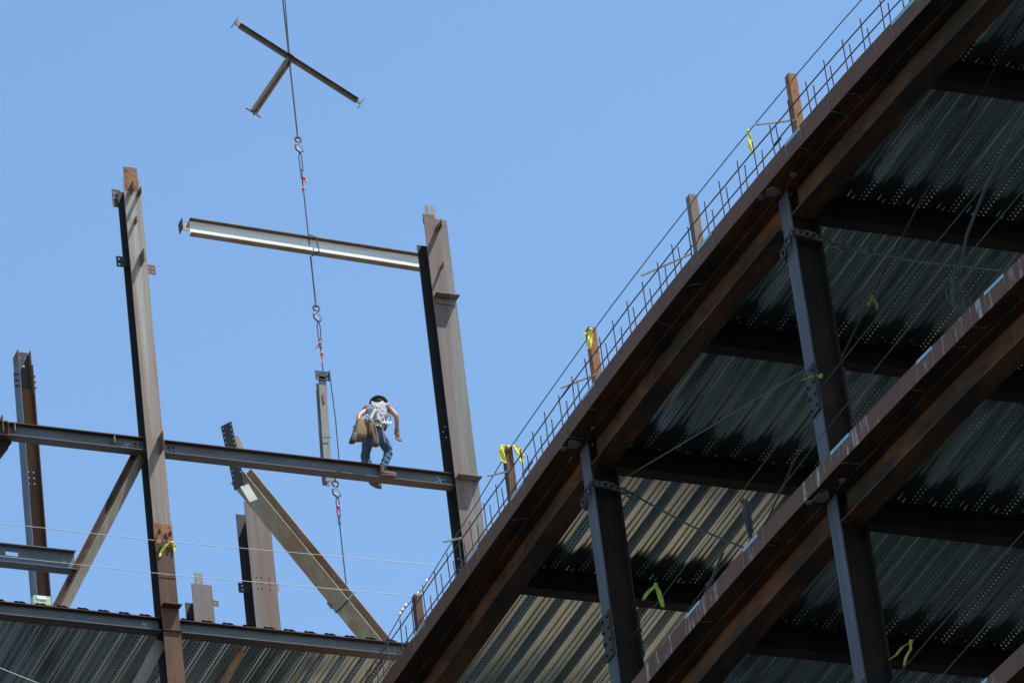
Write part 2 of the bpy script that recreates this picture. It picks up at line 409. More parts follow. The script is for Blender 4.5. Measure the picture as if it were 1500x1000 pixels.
def ribbon(p, strips, mat, w_, label, grp='ribbons tied to wires and posts'):
    o = empty('ribbon', p, label, 'ribbon', grp)
    P = V(p)
    MB().tube([P+V((0,-.02,.015)),P+V((0,.02,-.015))], .022, 6).build('knot', mat, o)
    for pts in strips:
        mb = MB(); vs = []; n = len(pts)
        for i, q in enumerate(pts):
            q = P+V(q); a = .5+.5*math.sin(i*1.3); s_ = w_*(1 if 0 < i < n-1 else .6)
            vs += [q+V((-s_*.5,0,-.1*s_)), q+V((0,.25*s_*(1 if i%2 else -1),.1*s_)), q+V((s_*.5,0,.1*s_))]
        fs = []
        for i in range(n-1):
            for j in range(2): fs.append((i*3+j,i*3+j+1,i*3+4+j,i*3+3+j))
        m2 = len(vs); vs2 = [v+V((0,.004,0)) for v in vs]
        mb.add(vs, fs); mb.add(vs2, [f[::-1] for f in fs]); mb.build('ribbon_tail', mat, o)
    return o
e = edge
ribbon((e(63.3)+.15,63.24,42.93), [[(0,0,.0),(-.07,.0,.04),(-.11,0,-.06),(-.10,0,-.2),(-.07,0,-.26)],[(0,0,.0),(.08,-.02,.05),(.14,-.02,-.04),(.17,-.02,-.15),(.15,-.02,-.24)],[(0,0,.02),(.1,-.05,.0),(.1,-.05,-.13)]], 'yellow', .08, 'bright yellow ribbon bunched over the top of the lower guard post')
ribbon((e(60.35)+.12,60.28,42.90), [[(0,0,0),(-.05,0,-.03),(-.11,0,-.09)],[(0,0,0),(-.03,-.02,-.12),(-.05,-.02,-.22),(-.07,-.02,-.31)]], 'yellow', .075, 'yellow ribbon hanging from the guard post above the farther column')
ribbon((e(55.6)+.13,55.6,42.86), [[(0,0,0),(.01,0,-.1),(-.01,0,-.2),(.01,0,-.33)]], 'yellow', .055, 'single pale yellow ribbon hanging from the guard wire against the sky')
ribbon((30.2,60.05,38.95), [[(0,0,0),(-.07,0,-.07),(-.14,0,-.15),(-.2,0,-.24)],[(0,0,0),(.03,0,-.1),(.05,0,-.22),(.06,0,-.32)]], 'lime', .07, 'lime ribbon with two tails beside the farther column')
ribbon((30.22,54.95,38.86), [[(0,0,0),(-.08,0,.0),(-.16,0,-.04),(-.27,0,-.1)]], 'lime', .07, 'lime ribbon pointing left on the nearer column')
ribbon((30.22,53.4,38.98), [[(0,0,0),(-.05,0,-.07),(-.08,0,-.14)],[(0,0,0),(.04,0,-.08),(.04,0,-.17)]], plain('olive_ribbon',(.12,.13,.02)), .04, 'small olive ribbon against the dark deck right of the nearer column')
ribbon((30.2,53.8,34.5), [[(0,0,0),(-.12,0,-.08),(-.22,0,-.2),(-.32,0,-.27)],[(0,0,0),(-.02,0,-.1),(-.1,0,-.22),(-.14,0,-.33)]], plain('dull_yellow_ribbon',(.34,.27,.03)), .04, 'dull yellow ribbon in the bottom right bay')

# guard wires on the middle and lower floors
for (z, w_, lv) in ((38.80,'upper','middle'),(38.22,'lower','middle'),(34.42,'upper','lowest'),(33.85,'lower','lowest')):
    tag(MB().tube([(30.28+ (.0 if y>56 else .004*(56-y)**2),y,z+.0) for y in (45,48,50,52,55,58,61.2,64,67)], .006, 5).build('guard_wire', 'wired', None, (30.2,56,z)),
        '%s grey guard wire above the %s floor slab' % (w_, lv), 'wire', 'guard wires on the lower floors')
# chains at column heads and bracing cables
def link(mb, c, t, u, L=.075, W=.045, r=.012):
    t, u = V(t).normalized(), V(u); u = (u - t*u.dot(t)).normalized()
    mb.tube([V(c)+t*(L*math.cos(a))*.72+u*(W*math.sin(a))*.72 for a in [2*math.pi*i/12 for i in range(12)]], r, 6, True)
def chain(mb, pts, r=.012):
    for i in range(len(pts)-1):
        a, b = V(pts[i]), V(pts[i+1]); n = max(1, round((b-a).length/.095)); t = b-a
        for k in range(n):
            link(mb, a+t*((k+.5)/n), t, (0,0,1) if k % 2 else V(t).cross(V((0,0,1)))+V((.01,.01,.4)), r=r)
for cy, w_, cend in ((55.3,'nearer',(30.45,50.7,37.62)),(61.25,'farther',(29.98,57.0,37.62))):
    cx = edge(cy)+.47; z = 41.02
    o = empty('column_chain', (cx,cy,z), 'short chain wrapped around the head of the %s column' % w_, 'chain', 'chains around the column heads')
    m = MB(); chain(m, [(cx-.10,cy+.2,z-.15),(cx-.24,cy+.15,z-.10),(cx-.235,cy-.16,z+.06),(cx+.0,cy-.19,z+.03),(cx+.24,cy-.18,z-.04),(cx+.30,cy-.20,z-.10)], .017)
    m.build('links', 'chain', o)
    m = MB(); s0 = V((cx+.30,cy-.22,z-.12)); m.tube([s0+V((-.05,0,.05)),s0+V((.05,-.02,.04)),s0+V((.09,-.03,-.03)),s0+V((.03,-.04,-.09)),s0+V((-.05,-.03,-.04))], .022, 6)
    m.build('hook', 'chain', o)
    tag(MB().tube([s0+V((.08,-.04,-.04)), tuple(V(s0)*.75+V(cend)*.25+V((.03,0,-.02))), tuple(V(s0)*.5+V(cend)*.5+V((.02,0,-.05))), cend], .013, 6).build('bracing_cable', 'black', None, tuple(s0)),
        'taut dark bracing cable running down from the %s column chain' % w_, 'cable', 'bracing cables in the middle storey')
    if w_ == 'nearer':
        tag(MB().tube([tuple(V(s0)+(V(cend)-V(s0))*.04), tuple(V(s0)+(V(cend)-V(s0))*.22)], .03, 8).build('turnbuckle', 'black', None, tuple(s0)), 'thick dark turnbuckle on the bracing cable of the nearer column', 'turnbuckle')
tag(MB().tube([(30.45,60.9,41.12),(30.4,58.6,40.35),(30.35,55.6,39.36)], .010, 6).build('bracing_cable', plain('grey_brown_rope',(.04,.037,.033)), None, (30.45,60.9,41.1)), 'grey brown cable rising from the farther column head to the nearer column', 'cable', 'bracing cables in the middle storey')
tag(MB().tube([(31.5,50.6,41.56),(31.5,51.58,41.50),(31.5,52.6,41.25),(31.5,54.22,41.0),(31.5,55.05,40.81),(31.45,56.74,40.30),(31.3,59,39.3),(31.2,61.3,38.0)], .012, 6).build('hanging_rope', 'black', None, (31.5,51,41.5)), 'dark rope slanting across the ribbed ceiling in the upper right', 'rope')
def coil(c, w, h, n, seed, label):
    rnd = random.Random(seed); c = V(c); m = MB()
    for k in range(n):
        a = w*rnd.uniform(.5,1); b = h*rnd.uniform(.6,1); ph = rnd.uniform(-.5,.5); tl = rnd.uniform(-.4,.4)
        pts = []
        for i in range(18):
            t = 2*math.pi*i/17
            x = a*math.sin(t); z = b*math.cos(t)
            pts.append(c+V((x*math.cos(tl)+rnd.uniform(-.008,.008), .12*math.sin(t+ph)+x*math.sin(tl), z-b*.9+ph*x)))
        m.tube(pts, .009, 5)
    m.tube([c+V((-.05,0,.06)),c+V((.02,-.02,-.02)),c+V((.05,.02,-.1))], .035, 7)
    tag(m.build('cable_coil', 'wired', None, tuple(c)), label, 'cable coil', 'loose cable coils')
coil((30.3,57.5,38.6),.10,.28,6,3,'tangled cable coil standing on the middle slab edge below the lime ribbons\' right')
coil((30.9,52.6,38.75),.22,.30,7,5,'wide cable coil hanging at the right edge above the middle slab')
tag(MB().tube([(30.9,52.5,38.8),(30.75,51.9,38.95),(30.7,51.2,39.15),(30.7,50.4,39.35),(30.7,49.5,39.5)], .016, 6).build('loose_cable', 'wired', None, (30.9,52.5,38.8)), 'loose dark cable leading from the wide coil to the right edge', 'cable')
tag(MB().tube([(30.05,59.3,37.62),(30.07,59.0,37.8),(30.12,58.5,37.95),(30.15,58.0,38.2)], .02, 6).build('loose_cable', 'wired', None, (30.05,59.2,37.7)), 'black cable end lying on the middle slab edge below the lime ribbons', 'cable')

KD[0] = 1.035
# ---------------------------------------------------------------- left wing: deck, beams, columns
o = empty('metal_floor_deck', (26,70,41.83), 'bare corrugated metal deck of the left wing seen from below', 'metal deck')
deck_mesh(14.0, 29.70, 66.66, 80, 41.845, .295, 40, 0).build('corrugated_sheet', 'galv', o)
def hbeam(x0, x1, y, zb, zt, w, mat, label, grp='beams of the left frame', extra=None):
    h = (zt-zb)/2; P0, P1 = (x0,y,zb+h), (x1,y,zb+h)
    ob = MB().bar(P0,P1,(0,0,1),-.0045,.0045,-h+.0135,h-.0135).build('steel_beam', mat, None, (x0,y,zb))
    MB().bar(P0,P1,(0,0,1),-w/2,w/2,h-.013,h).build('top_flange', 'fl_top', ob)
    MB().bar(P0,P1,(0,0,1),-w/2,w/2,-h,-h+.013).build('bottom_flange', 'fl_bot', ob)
    return tag(ob, label, 'beam', grp)
b = hbeam(14,26.06,66.72,41.64,41.84,.17,'blue','dark blue grey beam along the deck edge, left of the tall column')
def cross(ob, x, y, z, s=.05, mat='chalk'):
    m = MB(); m.tube([(x-s,y,z-s*.45),(x+s,y,z+s*.45)], .003, 4); m.tube([(x-s*.4,y,z+s*.8),(x+s*.4,y,z-s*.8)], .003, 4); m.build('chalk_mark', mat, ob)
cross(b, 25.85, 66.713, 41.76)
b = hbeam(26.36,29.74,66.72,41.64,41.84,.17,'blue','dark blue grey beam along the deck edge, right of the tall column')
u1 = hbeam(24.12,26.06,66.72,44.50,44.71,.16,'blue','upper beam reaching the tall column from the left')
cross(u1, 25.82, 66.713, 44.6)
for x in (24.2,25.63): MB().box(x-.006,x+.006,66.64,66.71,44.58,44.69).build('stiffener', 'pale', u1)
bo = MB()
for x in (25.95,26.02):
    for z in (44.57,44.63): bo.bolt((x,66.714,z),(0,-1,0),.014,.02)
bo.build('bolts', 'bolt', u1)
u2 = hbeam(26.36,30.62,66.72,44.50,44.71,.16,'blue','upper beam with the worker standing on it, between the two tall columns')
cross(u2, 30.44, 66.713, 44.6, .09)
m = MB()
for k in range(14): m.bar((26.85+k*.035,66.7135,44.585+.012*(k%2)),(26.875+k*.035,66.7135,44.60-.012*(k%3)),(0,0,1),-.0015,.0015,-.005,.005)
m.build('paint_scribble', 'pinkpaint', u2)
bo = MB()
for x in (26.44,26.5):
    for z in (44.57,44.64): bo.bolt((x,66.714,z),(0,-1,0),.014,.02)
for x in (30.5,30.56):
    for z in (44.55,44.6,44.65): bo.bolt((x,66.714,z),(0,-1,0),.013,.02)
bo.build('bolts', 'bolt', u2)

def wcol_y(cx, yf, z0, z1, w, dep, tf=.018, tw=.012, near=None, far=None, holes_far=(), name='steel_column', label='', grp='tall columns of the left frame', zfar=None):
    """W column with its flange facing the viewer (-Y); yf = front face"""
    o = empty(name, (cx,yf+dep/2,z0), label, 'column', grp)
    MB().box(cx-w/2,cx+w/2,yf,yf+tf,z0,z1).build('flange', near, o)
    MB().box(cx-tw/2,cx+tw/2,yf+tf+.0005,yf+dep-tf-.0005,z0,z1-.01).build('web', far, o)  # web and back flange coloured by far: shade behind the front flange, painted
    zf = zfar or z1
    MB().plate((cx-w/2,yf+dep,z0),(1,0,0),(0,0,1),w,zf-z0,tf,holes_far).build('flange', far, o)
    return o
# L2 : tall pale column
c2 = wcol_y(26.195,66.60,43.30,49.02,.25,.28,near='pale',far='dark',label='tallest pale grey column with shear tabs, left of the hanging beams',zfar=48.95)
MB().box(26.07,26.32,66.60,66.618,33,43.2995).build('lower_flange', 'brown', c2)
MB().box(26.189,26.201,66.6185,66.862,33,43.29).build('lower_web', 'dark', c2)  # near-black web and back flange: shade put into the colour
MB().box(26.07,26.32,66.8625,66.88,33,43.2995).build('lower_flange', 'dark', c2)
MB().plate((26.33,66.598,42.95),(-1,0,0),(0,0,1),.27,.36,.012,[(.05,.30,.025),(.05,.2,.025),(.22,.3,.025),(.22,.2,.025)]).build('splice_plate', 'orange', c2)
MB().plate((26.29,66.598,48.80),(-1,0,0),(0,0,1),.20,.40,.012,[(.04,.32,.028),(.04,.22,.028),(.16,.32,.028),(.16,.22,.028)]).build('splice_plate', 'orange', c2)
MB().plate((26.12,66.89,48.70),(-1,0,0),(0,0,1),.12,.30,.012,[(.04,.25,.028),(.04,.16,.028),(.09,.25,.028),(.09,.16,.028)]).build('splice_plate', 'lift', c2)
MB().box(26.14,26.24,66.66,66.672,49.0,49.24).build('web_plate', 'orange', c2)
MB().plate((26.07,66.74,47.58),(-1,0,0),(0,0,1),.15,.17,.012,[(.04,.04,.03),(.11,.04,.03),(.04,.13,.03),(.11,.13,.03)]).build('shear_tab', 'dark', c2)
MB().plate((26.49,66.74,47.52),(-1,0,0),(0,0,1),.17,.15,.012,[(.04,.04,.03),(.10,.04,.03),(.04,.11,.03),(.10,.11,.03)]).build('shear_tab', 'orange', c2)
for (x, z, h, d) in ((26.22,47.52,.20,.17),(26.19,48.22,.10,.09),(26.25,44.42,.28,.19),(26.17,48.72,.16,.14),(26.28,48.7,.1,.13)):
    MB().box(x-.006,x+.006,66.5995-d,66.5995,z,z+h).build('shear_tab', 'lift', c2)
MB().box(26.06,26.33,66.48,66.5995,41.98,41.992).build('seat_plate', 'brown', c2)
MB().box(26.065,26.325,66.575,66.5995,41.62,41.63).build('seat_plate', 'brown', c2)
# small lugs whose shape stands in for shackle shadows on the rusty splice
for (x,z) in ((26.12,43.12),(26.2,43.05),(26.27,43.1)): MB().box(x-.006,x+.006,66.50,66.585,z,z+.06).build('shadow_lug', 'brown', c2)
# R1
hol = [(.06 if k%2 else .10, z-42.0, .022) for k, z in enumerate([42.2+i*.09 for i in range(16)]+[44.45+i*.09 for i in range(6)]+[46.9+i*.09 for i in range(3)])]
c1 = wcol_y(30.80,66.60,40.60,49.0,.35,.36,near='grey',far='dark',holes_far=[(.35-a if 0 else a, z, s) for a,z,s in [(h[0],h[1],h[2]) for h in hol]],label='wide grey brown column with shelf plates at the right end of the worker\'s beam',zfar=48.75)
for z in (47.62,44.58):
    MB().box(30.62,30.98,66.46,66.5995,z,z+.012).build('seat_plate', 'grey', c1)
MB().box(30.64,30.95,66.582,66.5995,47.52,47.61).build('stiffener', 'grey', c1)
MB().box(30.70,30.76,66.68,66.69,48.95,49.28).build('web_plate', 'tan', c1); MB().box(30.79,30.85,66.68,66.69,48.95,49.28).build('web_plate', 'tan', c1)
MB().box(30.62,30.80,66.62,66.63,48.9,49.08).build('splice_plate', 'lift', c1)
for (x, z, h, d) in ((30.83,48.78,.12,.16),(30.80,48.80,.06,.12),(30.80,48.12,.07,.12)):
    MB().box(x-.006,x+.006,66.5995-d,66.5995,z,z+h).build('shear_tab', 'orange', c1)
# L1 : far column, flanges facing left/right
o = empty('steel_column', (26.25,71.75,42), 'reddish brown column with a blue grey side, farthest left behind the beams', 'column', 'tall columns of the left frame')
a, w, b2 = wcol_x(26.25,71.75,33,49.1,.27,.22,.012)
hl = [(px_, z, .028) for z in (10.9,11.02,11.14) for px_ in (.05,.15)]
a.build('flange', 'bluecol', o)
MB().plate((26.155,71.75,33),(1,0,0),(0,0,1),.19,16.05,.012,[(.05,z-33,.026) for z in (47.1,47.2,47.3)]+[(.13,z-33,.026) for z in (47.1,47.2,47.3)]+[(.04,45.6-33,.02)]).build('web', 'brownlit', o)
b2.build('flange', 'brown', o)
for x in (26.145,26.335):
    MB().plate((x,71.63,48.6),(0,1,0),(0,0,1),.24,.75,.012,[(.06,.62,.03),(.18,.62,.03),(.06,.5,.03),(.18,.5,.03)]).build('splice_plate', 'lift', o)
MB().plate((26.17,71.735,48.75),(1,0,0),(0,0,1),.16,.62,.01,[(.04,.52,.026),(.12,.52,.026),(.08,.38,.04),(.04,.25,.026),(.12,.25,.026)]).build('splice_plate', 'dark', o)
bo = MB()
for z in (48.75,48.85,48.95):
    bo.bolt((26.13,71.7,z),(-1,0,0),.016,.05); bo.bolt((26.36,71.7,z),(1,0,0),.016,.05)
bo.build('bolts', 'bolt', o)
# S2 and stub columns further back
c3 = wcol_y(31.08,75.0,40.6,49.35,.40,.40,near='grey',far='dark',label='wide column behind the slanting tan beam, dark far flange on its left')
MB().plate((30.9,75.2,47.82),(-1,0,0),(0,0,1),.17,.17,.012,[(.04,.05,.03),(.1,.05,.03),(.04,.12,.03),(.1,.12,.03)]).build('shear_tab', 'dark', c3)
MB().box(31.281,31.36,75.1,75.112,47.85,48.0).build('shear_tab', 'tan', c3)
bo = MB()
for x in (30.97,31.04,31.17):
    for z in (47.8,47.9,48.0): bo.bolt((x,75,z),(0,-1,0),.012,.006)
bo.build('bolts', 'bolt', c3)
c4 = wcol_y(31.05,77.5,40.6,49.35,.34,.36,near='grey',far='dark',label='short column stub showing just above the deck edge, left of the wide column',zfar=49.2)
MB().box(30.98,31.04,77.6,77.61,49.3,49.62).build('web_plate', 'tan', c4); MB().box(31.06,31.12,77.6,77.61,49.3,49.62).build('web_plate', 'tan', c4)
MB().plate((31.32,77.53,49.0),(-1,0,0),(0,0,1),.10,.10,.01,[(.05,.05,.03)]).build('shear_tab', 'lift', c4)
# left brace between deck and upper beam
bd = (V((25.98,66.86,44.42))-V((24.70,66.86,41.92))).normalized(); vb = -V((.363,.761,.5375)); vb = (vb-bd*vb.dot(bd)).normalized(); rb = bd.cross(vb)
if rb.x < 0: rb = -rb
bu = (vb*math.cos(R(48))+rb*math.sin(R(48))).normalized(); bs = bd.cross(bu).normalized()
o = MB().bar((24.70,66.86,41.92),(26.10,66.86,44.655),bu,-.004,.004,-.065,.065).build('diagonal_brace', 'lift', None, (24.7,66.86,41.9))
MB().bar((24.70,66.86,41.92),(26.10,66.86,44.655),bu,-.075,.075,.0655,.078).build('flange', 'tan', o)  # lit flange coloured tan; web and back flange browner as painted shade
MB().bar((24.70,66.86,41.92),(26.10,66.86,44.655),bu,-.075,.075,-.078,-.0655).build('flange', 'lift', o)
tag(o, 'brown diagonal brace rising from the deck to the tallest column', 'brace')
# short beam at the far left with slot
o = MB()
o.bar((20,66.9,42.72),(25.0,66.9,42.72),(0,0,1),-.08,.08,.148,.16); o.bar((20,66.9,42.72),(25.0,66.9,42.72),(0,0,1),-.08,.08,-.14,-.128)
o.bar((20,66.9,42.72),(24.02,66.9,42.72),(0,0,1),-.005,.005,-.1275,.1475); o.bar((24.20,66.9,42.72),(25.0,66.9,42.72),(0,0,1),-.005,.005,-.1275,.1475)
o.bar((24.02,66.9,42.72),(24.20,66.9,42.72),(0,0,1),-.005,.005,-.1275,.01); o.bar((24.02,66.9,42.72),(24.20,66.9,42.72),(0,0,1),-.005,.005,.075,.1475)
o = o.build('steel_beam', 'blue', None, (24,66.9,42.58)); tag(o, 'short beam with a slot, ending at the diagonal brace on the far left', 'beam', 'beams of the left frame')
cross(o, 24.85, 66.89, 42.72)
m = MB()
for k in range(20): m.bar((24.03+k*.03,66.8195,42.585),(24.05+k*.03,66.8195,42.59),(0,0,1),-.001,.001,-.004,.004)
m.build('paint_scribble', 'pinkpaint', o)
# gusset end at far left of the upper beam
o = MB().ibeam((20,66.72,44.60),(24.10,66.72,44.60),(0,0,1),.23,.17).build('steel_beam', 'brown', None, (24.1,66.72,44.5)); tag(o, 'brown beam end with gusset at the left edge, level with the upper beam', 'beam', 'beams of the left frame')
MB().box(24.02,24.032,66.62,66.80,44.52,44.80).build('end_plate', 'lift', o)
MB().box(24.11,24.118,66.66,66.78,44.49,44.73).build('end_plate', 'orange', o)
o = MB().ibeam((24.12,66.86,44.52),(23.2,66.86,43.2),(0,1,0),.17,.17).build('diagonal_brace', 'darkb', None, (24.1,66.86,44.5)); tag(o, 'dark diagonal brace cut by the left edge under the upper beam', 'brace')
# braces under the deck
o = MB().ibeam((26.12,66.9,41.58),(25.2,66.9,39.9),(0,1,0),.16,.16).build('diagonal_brace', 'tan', None, (26.1,66.9,41.6)); tag(o, 'mottled brace under the deck, running down left from the tallest column', 'brace')
o = MB().tube([(27.3,66.95,41.62),(26.5,66.95,40.2)], .055, 10).build('diagonal_brace', 'orange', None, (27.3,66.95,41.6)); tag(o, 'rust orange pipe brace under the deck, right of the tallest column', 'brace')
# guard wires across the left wing
for (z0, z1, w_) in ((43.02,43.12,'upper'),(42.50,42.58,'lower')):
    tag(MB().tube([(20,66.585,z0+.02),(26.2,66.585,z0),(30.15 if w_=='upper' else 29.9,66.585,z1)], .0045, 5).build('guard_wire', 'wire', None, (26,66.58,z0)), '%s pale guard wire stretched across the left wing' % w_, 'wire', 'guard wires of the left wing')
tag(MB().tube([(23.2,66.5,40.88),(24.6,66.5,40.40)], .006, 5).build('guard_wire', 'rod', None, (23.6,66.5,40.7)), 'pale wire cutting the bottom left corner', 'wire')
ribbon((26.30,66.575,43.0), [[(0,0,0),(-.06,0,-.0),(-.12,0,-.08),(-.17,0,-.17),(-.2,0,-.24)],[(0,0,0),(.04,0,-.05),(.02,0,-.13)]], 'yellow', .045, 'yellow ribbon tied to the wire at the tallest column')
# pale block at foot of far column
o = MB().box(25.95,26.22,71.2,71.3,44.8,45.12); o = MB().box(24.32,24.56,66.75,66.85,41.92,42.06).build('foam_block', plain('pale_lime_foam',(.45,.5,.33),.8), None, (24.4,66.8,41.9)); tag(o, 'pale green block on the deck edge at the foot of the brown column', 'block')
MB().box(24.36,24.5,66.74,66.7495,42.0,42.05).build('white_label', 'white', o)

# ---------------------------------------------------------------- crane line and hanging steel (all on one plumb line)
LX, LY = 29.84, 69.0
def rope(z0, z1, label, dx=0., r=.012, mat='wired', grp='lengths of the crane line'):
    return tag(MB().tube([(LX+dx,LY,z0),(LX+dx*.3,LY,(z0+z1)/2),(LX,LY,z1)], r, 6).build('lifting_rope', mat, None, (LX,LY,z1)), label, 'rope', grp)
rope(60, 51.98, 'crane rope from the top of the picture past the crossed beam to the first hook')
tag(MB().tube([(LX+.10,LY+.02,57),(LX+.02,LY+.02,53.48)], .009, 6).build('lifting_rope', 'wired', None, (LX,LY,53.5)), 'second thin rope beside the crane rope above the crossed beam', 'rope')
def hookset(z, label, big=1.0, kind=0):
    o = empty('lifting_hook', (LX,LY,z), label, 'hook', 'hooks on the crane line')
    s = big*.88
    m = MB(); m.tube([(LX,LY,z+.16*s),(LX,LY,z+.10*s)], [.018*s,.032*s], 8); m.build('swivel', 'hook', o)
    m = MB(); link(m, (LX,LY,z+.06*s), (0,0,1), (1,0,0), .085*s, .075*s, .015*s); m.build('ring', 'chain', o)
    m = MB(); m.tube([(LX+.0*s,LY,z-.01*s),(LX-.055*s,LY,z-.06*s),(LX-.05*s,LY,z-.13*s),(LX+.01*s,LY,z-.19*s),(LX+.07*s,LY,z-.16*s),(LX+.075*s,LY,z-.10*s)], [.016*s,.02*s,.024*s,.026*s,.02*s,.008*s], 8); m.build('hook_body', 'hook', o)
    m = MB(); m.tube([(LX-.0*s,LY+.0,z-.03*s),(LX+.075*s,LY,z-.10*s)], .007*s, 5); m.build('latch', 'bolt', o)
    return o
def sling(z0, z1, label, w=.03, tagz=None):
    o = empty('lifting_sling', (LX,LY,z0), label, 'sling', 'slings on the crane line')
    L = z0-z1; e_ = min(.42, L*.5)
    m = MB(); m.tube([(LX+.01,LY,z0),(LX-w*.6,LY,z0-.08),(LX-w*.5,LY,z0-e_*.8),(LX,LY,z0-e_),(LX+w*.8,LY,z0-e_*.8),(LX+w,LY,z0-.08),(LX+.012,LY,z0)], .008, 6)
    m.tube([(LX,LY,z0-e_*.75),(LX,LY,z1)], .009, 6); m.build('wire_rope', 'wired', o)
    m = MB(); m.tube([(LX,LY,z0-e_*.85),(LX,LY,z0-e_-.05)], .02, 7); m.build('ferrule', 'hook', o)
    return o
def redtag(p, dx, L, label):
    ribbon(p, [[(0,0,0),(dx*.5,0,-L*.5),(dx,0,-L)]], 'pink', .03, label, 'red tags on the slings')
hookset(51.83, 'topmost hook on the crane line, between the crossed beam and the pale beam')
s1 = sling(51.66, 49.86, 'sling between the topmost hook and the pale hanging beam')
redtag((LX+.02,LY-.02,51.18), .02, .09, 'faded red tag on the sling above the pale beam'); redtag((LX-.01,LY-.02,50.98), -.01, .08, 'small pink tag just below the faded red tag')
rope(49.80, 48.98, 'crane rope between the pale beam and the middle hook', .0)
hookset(48.83, 'middle hook on the crane line above the hanging post')
s2 = sling(48.66, 47.62, 'sling between the middle hook and the hanging post')
redtag((LX-.01,LY-.02,48.26), -.09, .13, 'bright red tag slanting left on the sling above the hanging post'); redtag((LX,LY-.02,48.08), -.01, .16, 'bright red tag hanging straight above the post\'s end plate')
tag(MB().tube([(LX+.055,LY-.1,47.75),(LX+.07,LY-.1,46.9),(LX+.05,LY-.1,46.0),(LX,LY,45.95)], .008, 6).build('lifting_rope', 'wired', None, (LX,LY,46)), 'rope running down the right side of the hanging post', 'rope', 'lengths of the crane line')
hookset(45.82, 'lowest hook, just under the worker\'s beam')
s3 = sling(45.66, 44.0, 'lowest sling, leading from the lowest hook to the slanting tan beam')
redtag((LX,LY-.02,45.47), -.04, .13, 'red tag on the lowest sling under the worker\'s beam')
# crossed beam (T shaped frame) at the top
o = empty('hanging_crossed_beam', (29.9,69,53.4), 'small brown T-shaped steel frame hanging at the top of the crane line', 'hanging steel', 'steel hanging from the crane')
A, B, Cc, D_ = V((29.02,69,53.90)), V((30.93,69,52.72)), V((29.86,69,53.38)), V((29.17,69,52.27))
MB().ibeam(A+V((.07,0,-.043)), B+V((-.06,0,.037)), (.5,-.35,.8), .075, .07, .008, .006).build('main_beam', 'lift', o)
MB().ibeam(Cc+V((-.035,0,-.056)), D_, (.7,.5,-.3), .085, .08, .008, .006).build('cross_arm', 'lift', o)
t = (B-A).normalized(); n_ = V((t.z,0,-t.x))
MB().bar(A+V((.07,0,-.04)), A, n_, -.01,.01,-.05,.03).build('web_tongue', 'tan', o); MB().bar(B, B+V((-.06,0,.037)), n_, -.01,.01,-.03,.03).build('web_tongue', 'tan', o)
for p_ in (A,B): MB().bar(p_-t*.006, p_+t*.006, n_, -.04,.04,-.095,.095).build('end_plate', M['bluecol'], o)
t2 = (Cc-D_).normalized(); n2 = V((t2.z,0,-t2.x)); MB().bar(D_-t2*.006, D_+t2*.006, n2, -.012,.012,-.13,.13).build('end_plate', 'grey', o)
MB().tube([(LX-.03,68.93,53.42),(LX+.05,68.93,53.36),(LX+.05,69.07,53.42),(LX-.02,69.07,53.5),(LX-.03,68.93,53.42)], .01, 6).build('choker_loop', 'wired', o)
# pale hanging beam
o = empty('hanging_beam', (29.85,69,49.95), 'long pale beam hanging level, its right end behind the wide column', 'hanging steel', 'steel hanging from the crane')
A, B = V((27.98,69,50.04)), V((31.9,69,49.92)); up = V((0,.12,.99))
MB().bar(A,B,up,-.005,.005,-.1215,.1215).build('web', 'primer', o); MB().bar(A,B,up,-.068,.068,.122,.135).build('top_flange', 'lift', o); MB().bar(A,B,up,-.047,.047,-.135,-.122).build('bottom_flange', 'tan', o)
d_ = (B-A).normalized(); side = d_.cross(up).normalized(); upn = side.cross(d_).normalized()
MB().bar(A-d_*.12+upn*.0, A, upn, -.006,.006,-.07,.07).build('web_tongue', 'tan', o)
MB().plate(A-d_*.13-side*.08-upn*.09, side, upn, .16, .18, .012, [(.04,.04,.03),(.12,.04,.03),(.04,.14,.03),(.12,.14,.03)]).build('end_plate', 'dark', o)
ch = V((LX+.02,0,0)); pc = A + d_*((LX-A.x)/d_.x)
q = [pc+side*a+upn*b_+d_*c_ for a,b_,c_ in ((-.08,.14,0),(-.085,-.145,.03),(.08,-.145,.10),(.085,.145,.10))]
MB().tube([pc+V((0,0,.2))]+[pc-side*.055+upn*.142, pc-side*.055-upn*.142+d_*.05, pc+side*.055-upn*.142+d_*.12, pc+side*.055+upn*.142+d_*.1, pc+V((0,0,.2))], .009, 6).build('choker_loop', 'wired', o)
# hanging post
o = empty('hanging_post', (29.77,69,46.8), 'slim pale grey post hanging upright left of the worker', 'hanging steel', 'steel hanging from the crane')
MB().ibeam((29.785,69,47.60),(29.72,69,45.86),(0,1,0),.13,.115,.012,.008).build('post_body', 'cool', o)
MB().box(29.73,29.83,68.915,68.935,47.6,47.64).build('neck_plate', 'lift', o)
MB().plate((29.90,68.915,47.58),(-1,0,0),(0,0,1),.22,.15,.012,[(.035,.035,.026),(.185,.035,.026),(.035,.115,.026),(.185,.115,.026)]).build('end_plate', 'dark', o)
MB().plate((29.70,68.915,45.93),(-1,0,0),(0,0,1),.08,.15,.012,[(.04,.04,.03),(.04,.11,.03)]).build('end_plate', 'dark', o)
MB().bar((29.82,68.908,46.6),(29.66,68.908,46.58),(0,0,1),-.003,.003,-.006,.006).build('choker_loop', 'wired', o)
MB().tube([(29.67,68.92,46.56),(29.64,68.9,46.7),(29.66,68.92,46.82)], .006, 5).build('loop_end', 'wired', o)
MB().box(29.76,29.80,68.921,68.9245,47.2,47.36).build('paint_mark', 'pinkpaint', o)
